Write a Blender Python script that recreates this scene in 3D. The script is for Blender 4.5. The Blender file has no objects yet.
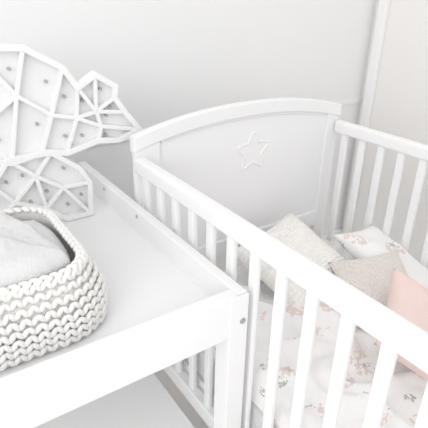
import bpy, bmesh, math, random
import numpy as np
from mathutils import Matrix, Vector, noise
random.seed(3)
S=bpy.context.scene
COL=bpy.context.collection

# ------------------------------------------------------------------ materials
def mat(name,col,rough=.5,bump=None,spec=.4,sheen=0):
    m=bpy.data.materials.new(name);m.use_nodes=True
    nt=m.node_tree;b=nt.nodes['Principled BSDF']
    b.inputs['Base Color'].default_value=(*col,1);b.inputs['Roughness'].default_value=rough
    b.inputs['Specular IOR Level'].default_value=spec
    if sheen: b.inputs['Sheen Weight'].default_value=sheen
    tc=nt.nodes.new('ShaderNodeTexCoord')
    n=nt.nodes.new('ShaderNodeTexNoise');nt.links.new(tc.outputs['Object'],n.inputs['Vector'])
    sc,st=bump if bump else (30,.02)
    n.inputs['Scale'].default_value=sc;n.inputs['Detail'].default_value=4
    bp=nt.nodes.new('ShaderNodeBump');bp.inputs['Strength'].default_value=st;bp.inputs['Distance'].default_value=.004
    nt.links.new(n.outputs['Fac'],bp.inputs['Height']);nt.links.new(bp.outputs['Normal'],b.inputs['Normal'])
    return m
M_WALL=mat('wall_paint',(.87,.87,.872),.9,(120,.05))
M_WALLR=mat('wall_paint_warm',(.90,.88,.865),.9,(120,.05))
M_TRIM=mat('trim_paint',(.93,.93,.93),.5)
M_FLOOR=mat('floor_pale_wood',(.93,.91,.89),.5,(8,.1))
M_COT=mat('white_lacquer',(.865,.868,.875),.38)
M_CHG=mat('white_lacquer_table',(.87,.87,.875),.35)
M_YARN=mat('cotton_yarn',(.91,.895,.88),.95,(400,.6),.1,.3)
M_TOWEL=mat('terry_towel',(.89,.89,.895),1,(500,1.0),.05,.3)
M_LAMPW=mat('lamp_white_plastic',(.87,.87,.87),.4)
M_LAMPG=mat('lamp_inner_panel',(.84,.84,.845),.5)
M_BULB=mat('tiny_bulb',(.45,.44,.44),.3)
M_BOLT=mat('bolt_metal',(.5,.5,.5),.35);M_BOLT.node_tree.nodes['Principled BSDF'].inputs['Metallic'].default_value=.7
M_PINK=mat('blush_linen',(.86,.69,.645),.95,(250,.5),.1,.2)

def fabric_print(name,base,scale=22):
    m=mat(name,base,.95,(200,.25),.1,.2)
    nt=m.node_tree;b=nt.nodes['Principled BSDF'];L=nt.links
    tc=nt.nodes.new('ShaderNodeTexCoord')
    nz=nt.nodes.new('ShaderNodeTexNoise');nz.inputs['Scale'].default_value=45;nz.inputs['Detail'].default_value=3
    L.new(tc.outputs['Object'],nz.inputs['Vector'])
    mx=nt.nodes.new('ShaderNodeMix');mx.data_type='VECTOR';mx.inputs['Factor'].default_value=.06
    L.new(tc.outputs['Object'],mx.inputs[4]);L.new(nz.outputs['Color'],mx.inputs[5])
    def layer(sc,rad,col,prev,thr):
        v=nt.nodes.new('ShaderNodeTexVoronoi');v.inputs['Scale'].default_value=sc
        L.new(mx.outputs[1],v.inputs['Vector'])
        r=nt.nodes.new('ShaderNodeValToRGB');r.color_ramp.elements[0].position=rad;r.color_ramp.elements[0].color=(1,1,1,1)
        r.color_ramp.elements[1].position=rad+.06;r.color_ramp.elements[1].color=(0,0,0,1)
        L.new(v.outputs['Distance'],r.inputs[0])
        sp=nt.nodes.new('ShaderNodeSeparateColor');L.new(v.outputs['Color'],sp.inputs[0])
        g=nt.nodes.new('ShaderNodeMath');g.operation='GREATER_THAN';g.inputs[1].default_value=thr;L.new(sp.outputs[0],g.inputs[0])
        n2=nt.nodes.new('ShaderNodeTexNoise');n2.inputs['Scale'].default_value=sc*6;L.new(tc.outputs['Object'],n2.inputs['Vector'])
        g2=nt.nodes.new('ShaderNodeMath');g2.operation='GREATER_THAN';g2.inputs[1].default_value=.47;L.new(n2.outputs['Fac'],g2.inputs[0])
        a=nt.nodes.new('ShaderNodeMath');a.operation='MULTIPLY';L.new(r.outputs[0],a.inputs[0]);L.new(g.outputs[0],a.inputs[1])
        a2=nt.nodes.new('ShaderNodeMath');a2.operation='MULTIPLY';L.new(a.outputs[0],a2.inputs[0]);L.new(g2.outputs[0],a2.inputs[1])
        c=nt.nodes.new('ShaderNodeMix');c.data_type='RGBA';L.new(a2.outputs[0],c.inputs[0])
        if prev is None: c.inputs[6].default_value=(*base,1)
        else: L.new(prev,c.inputs[6])
        c.inputs[7].default_value=(*col,1)
        return c.outputs[2]
    o=layer(scale*.55,.32,(.76,.66,.62),None,.55)
    o=layer(scale*.8,.25,(.85,.64,.61),o,.74)
    o=layer(scale*1.1,.22,(.50,.48,.48),o,.72)
    L.new(o,b.inputs['Base Color'])
    return m
M_DUVET=fabric_print('floral_cotton',(.90,.89,.885))

def knit_mat(name,col,scale=90,st=1,dist=.004):
    m=mat(name,col,.95,(100,.1),.1,.3)
    nt=m.node_tree;b=nt.nodes['Principled BSDF'];L=nt.links
    uv=nt.nodes.new('ShaderNodeUVMap')
    v=nt.nodes.new('ShaderNodeTexVoronoi');v.inputs['Scale'].default_value=scale;v.inputs['Randomness'].default_value=.25
    L.new(uv.outputs[0],v.inputs['Vector'])
    bp=nt.nodes.new('ShaderNodeBump');bp.invert=True;bp.inputs['Strength'].default_value=st;bp.inputs['Distance'].default_value=dist
    L.new(v.outputs['Distance'],bp.inputs['Height']);L.new(bp.outputs['Normal'],b.inputs['Normal'])
    return m
M_KNIT=knit_mat('knit_cream',(.95,.925,.895),20,1,.007)
M_KNITB=knit_mat('knit_beige',(.84,.785,.745),30,1,.005)

# ------------------------------------------------------------------ helpers
def empty(name):
    e=bpy.data.objects.new(name,None);e.empty_display_size=.1;COL.objects.link(e);return e
def newobj(name,verts,faces,m,parent=None,smooth=True,loc=None):
    me=bpy.data.meshes.new(name);me.from_pydata([tuple(map(float,v)) for v in verts],[],faces);me.update()
    bm=bmesh.new();bm.from_mesh(me);bmesh.ops.recalc_face_normals(bm,faces=bm.faces);bm.to_mesh(me);bm.free()
    o=bpy.data.objects.new(name,me);COL.objects.link(o);me.materials.append(m)
    if smooth:
        for p in me.polygons:p.use_smooth=True
    if parent:o.parent=parent
    return o
def box(name,x0,x1,y0,y1,z0,z1,m,parent=None,bev=.003,seg=2):
    bm=bmesh.new();bmesh.ops.create_cube(bm,size=1)
    for v in bm.verts: v.co=Vector((v.co.x*(x1-x0),v.co.y*(y1-y0),v.co.z*(z1-z0)))
    if bev: bmesh.ops.bevel(bm,geom=list(bm.edges),offset=bev,segments=seg,profile=.5,affect='EDGES')
    me=bpy.data.meshes.new(name);bm.to_mesh(me);bm.free()
    o=bpy.data.objects.new(name,me);o.location=((x0+x1)/2,(y0+y1)/2,(z0+z1)/2);COL.objects.link(o);me.materials.append(m)
    if parent:o.parent=parent
    return o
def extrude_xz(name,pts,y0,y1,m,parent=None,bev=.0025):
    bm=bmesh.new();vs=[bm.verts.new((x,y0,z)) for x,z in pts];f=bm.faces.new(vs)
    r=bmesh.ops.extrude_face_region(bm,geom=[f])
    for g in r['geom']:
        if isinstance(g,bmesh.types.BMVert): g.co.y=y1
    bmesh.ops.recalc_face_normals(bm,faces=bm.faces)
    if bev:
        ed=[e for e in bm.edges if abs(e.verts[0].co.y-e.verts[1].co.y)<1e-6]
        bmesh.ops.bevel(bm,geom=ed,offset=bev,segments=2,profile=.5,affect='EDGES')
    me=bpy.data.meshes.new(name);bm.to_mesh(me);bm.free()
    o=bpy.data.objects.new(name,me);COL.objects.link(o);me.materials.append(m)
    if parent:o.parent=parent
    return o
def cyl(name,p,axis,r,h,m,parent=None,seg=20):
    bm=bmesh.new();bmesh.ops.create_cone(bm,cap_ends=True,segments=seg,radius1=r,radius2=r,depth=h)
    bmesh.ops.bevel(bm,geom=[e for e in bm.edges if len([f for f in e.link_faces if len(f.verts)>4])],offset=min(r,h)*.2,segments=2,affect='EDGES')
    q=Vector((0,0,1)).rotation_difference(Vector(axis));bmesh.ops.rotate(bm,verts=bm.verts,matrix=q.to_matrix())
    me=bpy.data.meshes.new(name);bm.to_mesh(me);bm.free()
    o=bpy.data.objects.new(name,me);o.location=p;COL.objects.link(o);me.materials.append(m)
    if parent:o.parent=parent
    return o

# ------------------------------------------------------------------ room
YW=.40; XW=1.40
box('wall_back',-2.6,XW+.1,YW,YW+.1,0,2.6,M_WALL,None,0)
box('wall_right',XW,XW+.1,-3.2,YW,0,2.6,M_WALLR,None,0)
box('floor',-2.6,XW+.1,-3.2,YW+.1,-.05,0,M_FLOOR,None,0)
box('baseboard_back',-2.6,XW,YW-.018,YW,0,.12,M_TRIM,None,.004)
box('baseboard_right',XW-.018,XW,-3.2,YW-.018,0,.12,M_TRIM,None,.004)
t=empty('trim_1')
box('rail_body',-2.6,XW,YW-.006,YW,.815,.840,M_WALL,t,.003)
t=empty('trim_2')
box('corner_board',XW-.03,XW,YW-.075,YW-.031,.12,2.6,M_TRIM,t,.006)

# ------------------------------------------------------------------ cot
W=.77; ZT=.903; LEN=1.42
cot=empty('baby_cot')
def arch(x): 
    u=(x-W/2)/(W/2+.01); return 1.006-.050*abs(u)**2.2
n=28
top=[(-.012+(W+.024)*i/n,arch(-.012+(W+.024)*i/n)) for i in range(n+1)]
extrude_xz('headboard_panel',[(.03,.50)]+[(x,z-.02) for x,z in top if .03<x<W-.03]+[(W-.03,.50)],.004,.016,M_COT,cot,0)
def inner(x):return arch(x)-.042
rail=[(x,z) for x,z in top]+[(x,inner(x)) for x,z in reversed(top)]
extrude_xz('headboard_top_rail',rail,-.008,.02,M_COT,cot,.004)
for i,(a,b) in enumerate(((-.008,.068),(W-.048,W+.008))):
    extrude_xz('headboard_stile_%d'%(i+1),[(a,.0),(a,inner(a)+.006),(b,inner(b)+.006),(b,.0)],-.004,.018,M_COT,cot,.003)
box('headboard_bottom_rail',.06,W-.04,-.006,.018,.50,.56,M_COT,cot,.004)
mold=[(x,inner(x)+.001) for x,z in top if .06<x<W-.045]
extrude_xz('headboard_moulding',mold+[(x,z-.010) for x,z in reversed(mold)],-.001,.01,M_COT,cot,.003)
def star_curve(name,r1,r2,bev):
    cu=bpy.data.curves.new(name,'CURVE');cu.dimensions='3D';cu.bevel_depth=bev;cu.bevel_resolution=3
    sp=cu.splines.new('BEZIER');sp.bezier_points.add(9);sp.use_cyclic_u=True
    for k in range(10):
        a=math.pi/2+k*math.pi/5;r=r1 if k%2==0 else r2
        bp=sp.bezier_points[k];bp.co=(.402+r*math.cos(a),.0046,.846+r*math.sin(a));
        tv=Vector((-math.sin(a),0,math.cos(a)))*(.007 if k%2==0 else .005)
        bp.handle_left=bp.co-tv;bp.handle_right=bp.co+tv
    o=bpy.data.objects.new(name,cu);COL.objects.link(o);cu.materials.append(M_COT);o.parent=cot
star_curve('star_outline',.064,.036,.0036)
box('footboard_panel',0,W,-LEN-.01,-LEN+.01,.3,.93,M_COT,cot,.004)
for i,X in enumerate((0,W)):
    box('foot_post_%d'%(i+1),X-.02,X+.02,-LEN-.02,-LEN+.02,0,.95,M_COT,cot,.005)
sp_,s0=.0765,-.05
for i,X in enumerate((0,W)):
    side=('left','right')[i]
    box('side_rail_top_'+side,X-.017,X+.017,-LEN,-.006,ZT-.042,ZT,M_COT,cot,.009,3)
    box('side_rail_bottom_'+side,X-.015,X+.015,-LEN,-.006,.26,.31,M_COT,cot,.005)
    k=0
    while s0-sp_*k>-LEN+.04:
        y=s0-sp_*k
        box('slat_%s_%d'%(side,k+1),X-.0075,X+.0075,y-.0125,y+.0125,.30,ZT-.03,M_COT,cot,.005,2);k+=1
box('mattress_base',.0175,W-.0175,-LEN+.02,-.02,.31,.33,M_COT,cot,.003)
box('mattress',.022,W-.022,-LEN+.03,-.025,.33,.44,M_TOWEL,cot,.02,3)
NX,NY=90,150;vs=[];fs=[]
for j in range(NY+1):
    for i in range(NX+1):
        u=i/NX;v=j/NY;x=.026+(W-.052)*u;y=-.03-(LEN-.07)*v
        e=min(u,1-u,v,1-v);edge=min(1,e/.08);edge=math.sqrt(1-(1-edge)**2)
        p=Vector((x*6,y*6,1.3));h=noise.noise(p)*.018+.034*(1-min(1,abs(noise.noise(Vector((x*7+y*5,y*6-x*3,4))))*3.2))
        h+=.008*noise.noise(Vector((x*22,y*22,7)))
        vs.append((x,y,.443+edge*(.030+max(0,h))))
for j in range(NY):
    for i in range(NX):
        a=j*(NX+1)+i;fs.append((a,a+1,a+NX+2,a+NX+1))
newobj('duvet',vs,fs,M_DUVET,cot)

# cushions
def cushion(name,w,h,t,m,loc,rot,wr=.006,seed=0):
    N=36;vs=[];fs=[];uvs=[]
    for s in (1,-1):
        for j in range(N+1):
            for i in range(N+1):
                u=-1+2*i/N;v=-1+2*j/N
                x=u*w/2*(1-.10*(1-abs(v)**2)*abs(u));y=v*h/2*(1-.10*(1-abs(u)**2)*abs(v))
                th=t/2*(max(0,(1-u**4)*(1-v**4)))**.5
                th=th+(wr*noise.noise(Vector((x*14+seed,y*14,s*2)))*(1-abs(u)**6)*(1-abs(v)**6))
                if abs(u)>.999 or abs(v)>.999: th=0
                vs.append((x,y,s*th));uvs.append((i/N,j/N))
    for s in (0,1):
        o=s*(N+1)**2
        for j in range(N):
            for i in range(N):
                a=o+j*(N+1)+i;f=(a,a+1,a+N+2,a+N+1);fs.append(f if s==0 else f[::-1])
    me=bpy.data.meshes.new(name);me.from_pydata(vs,[],fs)
    ul=me.uv_layers.new(name='UVMap')
    for lp in me.loops: ul.data[lp.index].uv=uvs[lp.vertex_index]
    bm=bmesh.new();bm.from_mesh(me);bmesh.ops.remove_doubles(bm,verts=bm.verts,dist=1e-5);bmesh.ops.recalc_face_normals(bm,faces=bm.faces);bm.to_mesh(me);bm.free()
    for p in me.polygons:p.use_smooth=True
    o=bpy.data.objects.new(name,me);COL.objects.link(o);me.materials.append(m)
    o.location=loc;o.rotation_euler=[math.radians(a) for a in rot];return o
cushion('knitted_cushion',.30,.28,.10,M_KNIT,(.41,-.215,.555),(24,-6,12))
cushion('beige_knit_cushion',.22,.22,.06,M_KNITB,(.525,-.445,.545),(24,-8,-25))
cushion('blush_cushion',.27,.25,.08,M_PINK,(.445,-.650,.56),(30,-12,30))
cushion('floral_pillow',.36,.19,.07,M_DUVET,(.670,-.385,.54),(4,-14,87),.012,5)

# ------------------------------------------------------------------ changing table
ct=empty('changing_table')
X0,X1,Y0,Y1,ZC=-.80,-.024,-.522,.36,.785
T=.024
box('rim_right',X1-T,X1,Y0+.002,Y1,ZC-.105,ZC,M_CHG,ct,.003)
box('rim_left',X0,X0+T,Y0+.002,Y1,ZC-.105,ZC,M_CHG,ct,.003)
box('rim_front',X0+T,X1-T,Y0,Y0+T+.004,ZC-.100,ZC-.001,M_CHG,ct,.003)
box('rim_back',X0+T,X1-T,Y1-T,Y1,ZC-.100,ZC-.001,M_CHG,ct,.003)
box('tray_floor',X0+T,X1-T,Y0+T,Y1-T,ZC-.075,ZC-.06,M_CHG,ct,0)
for i,(a,b) in enumerate(((X0,Y0),(X1-.045,Y0),(X0,Y1-.045),(X1-.045,Y1-.045))):
    box('leg_%d'%(i+1),a+.0005,a+.0445,b+.001,b+.0445,0,ZC-.08,M_CHG,ct,.003)
box('leg_face',X1-.045,X1-.0005,Y0-.004,Y0+.0,0,ZC-.0015,M_CHG,ct,.0015)
box('lower_shelf',X0+.02,X1-.02,Y0+.02,Y1-.02,.24,.26,M_CHG,ct,.003)
cyl('bolt_front',(X1-.014,Y0-.0045,.722),(0,-1,0),.0065,.004,M_BOLT,ct)
cyl('bolt_inner_1',(X1-T-.0005,-.08,.768),(-1,0,0),.005,.003,M_BOLT,ct)
cyl('bolt_inner_2',(X1-T-.0005,.14,.768),(-1,0,0),.005,.003,M_BOLT,ct)

# ------------------------------------------------------------------ basket (knitted)
ZB=ZC-.06
bk=empty('knitted_basket')
cx,cy=-.400,-.228; hx,hy,rc=.150,.184,.10
def perim(n,hx,hy,rc,ph=0):
    L=[2*(hy-rc),math.pi/2*rc,2*(hx-rc),math.pi/2*rc]*2;tot=sum(L);out=[]
    for k in range(n):
        s=tot*((k+ph)%n)/n;i=0
        while s>L[i]: s-=L[i];i+=1
        if i==0: p=(hx,-hy+rc+s);a=0
        elif i==1: a=s/rc;p=(hx-rc+rc*math.cos(a),hy-rc+rc*math.sin(a))
        elif i==2: p=(hx-rc-s,hy);a=math.pi/2
        elif i==3: a=math.pi/2+s/rc;p=(-hx+rc+rc*math.cos(a),hy-rc+rc*math.sin(a))
        elif i==4: p=(-hx,hy-rc-s);a=math.pi
        elif i==5: a=math.pi+s/rc;p=(-hx+rc+rc*math.cos(a),-hy+rc+rc*math.sin(a))
        elif i==6: p=(-hx+rc+s,-hy);a=1.5*math.pi
        else: a=1.5*math.pi+s/rc;p=(hx-rc+rc*math.cos(a),-hy+rc+rc*math.sin(a))
        out.append((p[0],p[1],a))
    return out,tot
bmS=bmesh.new();bmesh.ops.create_icosphere(bmS,subdivisions=2,radius=1)
SV=np.array([v.co[:] for v in bmS.verts]);SF=np.array([[v.index for v in f.verts] for f in bmS.faces]);bmS.free()
V=[];F=[];off=0
def stitch(c,tang,up,nrm,a,b,d,ang):
    global off
    t2=tang*math.cos(ang)+up*math.sin(ang);u2=-tang*math.sin(ang)+up*math.cos(ang)
    P=SV*np.array([a,b,d]);Q=P[:,:1]*np.array(t2)+P[:,1:2]*np.array(u2)+P[:,2:]*np.array(nrm)+np.array(c)
    V.append(Q);F.append(SF+off);off+=len(SV)
rows=8;H=.124
NC=56
def grow(v): return .010*math.sin(min(1,v*1.1+.05)*math.pi)+.004-.028*v**1.5
for r in range(rows):
    v=(r+.5)/rows;z=ZB+.007+H*v;g=grow(v)
    pts,tot=perim(NC,hx+g,hy+g,rc+g)
    sw=tot/NC
    for x,y,a in pts:
        nrm=Vector((math.cos(a),math.sin(a),0));tang=Vector((-math.sin(a),math.cos(a),0));up=Vector((0,0,1))
        c0=Vector((cx+x,cy+y,z))+nrm*random.uniform(-.001,.001)
        for sgn in (-1,1):
            c=c0+tang*sgn*sw*.235
            stitch(c,tang,up,nrm,.0112,.0053,.0052,sgn*math.radians(55+random.uniform(-5,5)))
gt=grow(1)
for ring,(dr,dz) in enumerate(((-.001,-.001),(-.009,.000))):
    pts,tot=perim(NC,hx+gt+dr,hy+gt+dr,rc+gt+dr);sw=tot/NC
    for x,y,a in pts:
        nrm=Vector((math.cos(a),math.sin(a),0));tang=Vector((-math.sin(a),math.cos(a),0))
        up=Vector((0,0,1))
        n2=(nrm*(.6 if ring==0 else -.6)+up).normalized();u3=n2.cross(tang)
        stitch(Vector((cx+x,cy+y,ZB+H+.008+dz)),tang,u3,n2,sw*.58,.0058,.0050,(.45 if ring==0 else -.45))
newobj('yarn_stitches',np.concatenate(V),[tuple(int(q) for q in f) for f in np.concatenate(F)],M_YARN,bk)
NP=64;vs=[];fs=[]
prof=[(grow(0)-.003,.003),(grow(.5)-.003,H*.5),(gt-.003,H+.004),(gt-.011,H+.004),(grow(.5)-.012,H*.5),(grow(0)-.014,.010)]
for d,z in prof:
    for x,y,a in perim(NP,hx+d,hy+d,rc+d)[0]: vs.append((cx+x,cy+y,ZB+z))
for r in range(len(prof)-1):
    for k in range(NP): fs.append((r*NP+k,r*NP+(k+1)%NP,(r+1)*NP+(k+1)%NP,(r+1)*NP+k))
fs.append(tuple((len(prof)-1)*NP+k for k in range(NP)));fs.append(tuple(range(NP)))
newobj('basket_wall',vs,fs,M_YARN,bk)
# towel: folded layers
NT=80;vs=[];fs=[];hx2,hy2=hx+gt-.014,hy+gt-.014
for j in range(NT+1):
    for i in range(NT+1):
        u=-1+2*i/NT;v=-1+2*j/NT
        x=u*hx2*math.sqrt(1-v*v*.30);y=v*hy2*math.sqrt(1-u*u*.30)
        e=1-max(abs(u),abs(v));d=min(1,e/.22);d=math.sqrt(max(0,1-(1-d)**2))
        f1=1/(1+math.exp((x+y*.25-.070)*300))
        f2=1/(1+math.exp((-y-.9*x-.03)*-200))
        h=.108+d*(.012+.026*f1+.010*f2+.014*(1-u*u)*(1-v*v))+.008*noise.noise(Vector((x*14,y*14,2)))*d+.002*noise.noise(Vector((x*90,y*90,9)))
        vs.append((cx+x,cy+y,ZB+h))
for j in range(NT):
    for i in range(NT):
        a=j*(NT+1)+i;fs.append((a,a+1,a+NT+2,a+NT+1))
tw=newobj('folded_towel',vs,fs,M_TOWEL,bk)
so=tw.modifiers.new('s','SOLIDIFY');so.thickness=.01;so.offset=-1

# ------------------------------------------------------------------ faceted tree marquee lamp
tree=empty('tree_marquee_lamp')
YL=.095;D=.026
def strip(name,pts,w,y0,y1,m,closed=False):
    n=len(pts);L=[];R=[]
    for i in range(n):
        P=Vector(pts[i])
        a=Vector(pts[i-1]) if (closed or i>0) else P-(Vector(pts[1])-P)
        b=Vector(pts[(i+1)%n]) if (closed or i<n-1) else P+(P-Vector(pts[i-1]))
        d1=(P-a).normalized();d2=(b-P).normalized();n1=Vector((-d1[1],d1[0]));n2=Vector((-d2[1],d2[0]))
        mm=(n1+n2);mm=mm.normalized() if mm.length>.1 else n1
        k=min(1.8,1/max(.3,mm.dot(n1)));nn=mm*w/2*k
        L.append((P[0]+nn[0],P[1]+nn[1]));R.append((P[0]-nn[0],P[1]-nn[1]))
    vs=[];fs=[]
    for l,r in zip(L,R): vs+=[(l[0],y0,l[1]),(r[0],y0,r[1]),(r[0],y1,r[1]),(l[0],y1,l[1])]
    for i in range(n if closed else n-1):
        a=4*i;b=4*((i+1)%n)
        for k in range(4): fs.append((a+k,a+(k+1)%4,b+(k+1)%4,b+k))
    if not closed: fs+= [(0,1,2,3),(4*n-1,4*n-2,4*n-3,4*n-4)]
    o=newobj(name,vs,fs,m,tree,False)
    bv=o.modifiers.new('b','BEVEL');bv.width=.002;bv.segments=2;bv.limit_method='ANGLE';return o
P={ # facet vertices (x,z) on the lamp plane
'a':(-.164,.918),'b':(-.075,.938),'c':(-.02,.930),'d':(.045,.951),'e':(.004,1.005),'f':(-.022,1.046),'g':(-.018,1.075),'h':(-.07,1.108),'i':(-.118,1.080),
'j':(-.150,1.130),'k':(-.235,1.180),'l':(-.345,1.185),'m':(-.45,1.14),'n':(-.53,1.06),'o':(-.55,.975),'p':(-.46,.915),'q':(-.38,.935),'r':(-.30,.915),'s':(-.225,.930),
'u':(-.128,1.005),'v':(-.075,1.015),'w':(-.19,1.02),'x':(-.265,1.075),'y':(-.345,1.02),'z':(-.43,1.03),'t':(-.065,.975)}
outl='abcdefghijklmnopqrs'
poly=[P[c] for c in outl]
extrude_xz('crown_backplate',poly,YL-.004,YL,M_LAMPG,tree,0)
strip('crown_rim',poly,.015,YL-D,YL,M_LAMPW,True)
edges=['au','ut','td','tb','tv','ve','vf','vu','ui','vi','uw','wj','ws','xk','xw','xl','xr','xy','yq','ym','yz','zn','zp','vh']
for i,(a,b) in enumerate(edges): strip('crown_rib_%d'%(i+1),[P[a],P[b]],.0105,YL-D+.002+.0002*(i%9),YL-.002,M_LAMPW)
Q={'A':(-.205,.925),'B':(-.135,.87),'C':(-.112,.825),'E':(-.118,.733),'F':(-.185,.7325),'G':(-.235,.775),'H':(-.285,.7325),'I':(-.40,.7325),'J':(-.42,.79),'K':(-.355,.865),'L':(-.31,.925),
'M':(-.25,.87),'N':(-.185,.825),'O':(-.31,.81)}
tp=[Q[c] for c in 'ABCEFGHIJKL']
extrude_xz('trunk_backplate',tp,YL-.0045,YL-.0005,M_LAMPG,tree,0)
strip('trunk_rim',tp,.013,YL-D-.0004,YL-.0004,M_LAMPW,True)
for i,(a,b) in enumerate(['MA','ML','MN','MO','MG','NC','NE','NG','OK','OI','OG']): strip('trunk_rib_%d'%(i+1),[Q[a],Q[b]],.0105,YL-D+.002+.0002*(i%9),YL-.002,M_LAMPW)
bul=[(-.115,.955),(-.05,.948),(-.015,.965),(-.045,1.0),(-.03,1.022),(-.105,1.045),(-.055,1.07),(-.09,1.09),(-.16,.96),(-.15,1.06),(-.19,1.10),(-.225,1.00),(-.270,1.135),(-.32,.975),(-.36,1.10),(-.45,1.08),(-.42,.965),(-.49,.995),
(-.175,.875),(-.135,.79),(-.175,.77),(-.225,.82),(-.28,.875),(-.32,.865),(-.37,.81),(-.34,.76),(-.27,.80)]
for i,(x,z) in enumerate(bul): cyl('bulb_%d'%(i+1),(x,YL-.008,z),(0,-1,0),.0042,.010,M_BULB,tree,12)

# ------------------------------------------------------------------ lights
def area(name,loc,target,size,power,col=(1,1,1)):
    l=bpy.data.lights.new(name,'AREA');l.energy=power;l.size=size;l.color=col
    o=bpy.data.objects.new(name,l);COL.objects.link(o);o.location=loc
    o.rotation_euler=(Vector(target)-Vector(loc)).to_track_quat('-Z','Y').to_euler();return o
area('added_key_light',(-2.2,-1.9,2.1),(.2,-.2,.6),2.0,33,(1,.995,.98))  # added soft area lamp standing in for daylight; no window is modelled there
w=bpy.data.worlds.new('world');S.world=w;w.use_nodes=True
bg=w.node_tree.nodes['Background'];bg.inputs[0].default_value=(1,.999,1,1);bg.inputs[1].default_value=1.03
S.view_settings.view_transform='Standard'

# ------------------------------------------------------------------ camera
yaw,pitch,roll=.6083,.4511,.0219
cyw,syw,cp,spt=math.cos(yaw),math.sin(yaw),math.cos(pitch),math.sin(pitch)
fwd=Vector((syw*cp,cyw*cp,-spt));right=Vector((cyw,-syw,0));up=right.cross(fwd)
r2=math.cos(roll)*right+math.sin(roll)*up;u2=-math.sin(roll)*right+math.cos(roll)*up
cd=bpy.data.cameras.new('camera');co=bpy.data.objects.new('camera',cd);COL.objects.link(co)
M=Matrix((r2,u2,-fwd)).transposed().to_4x4();M.translation=Vector((-.5112,-1.0988,1.3134));co.matrix_world=M
cd.sensor_width=36;cd.lens=36*468.3/428;cd.clip_start=.02
S.camera=co
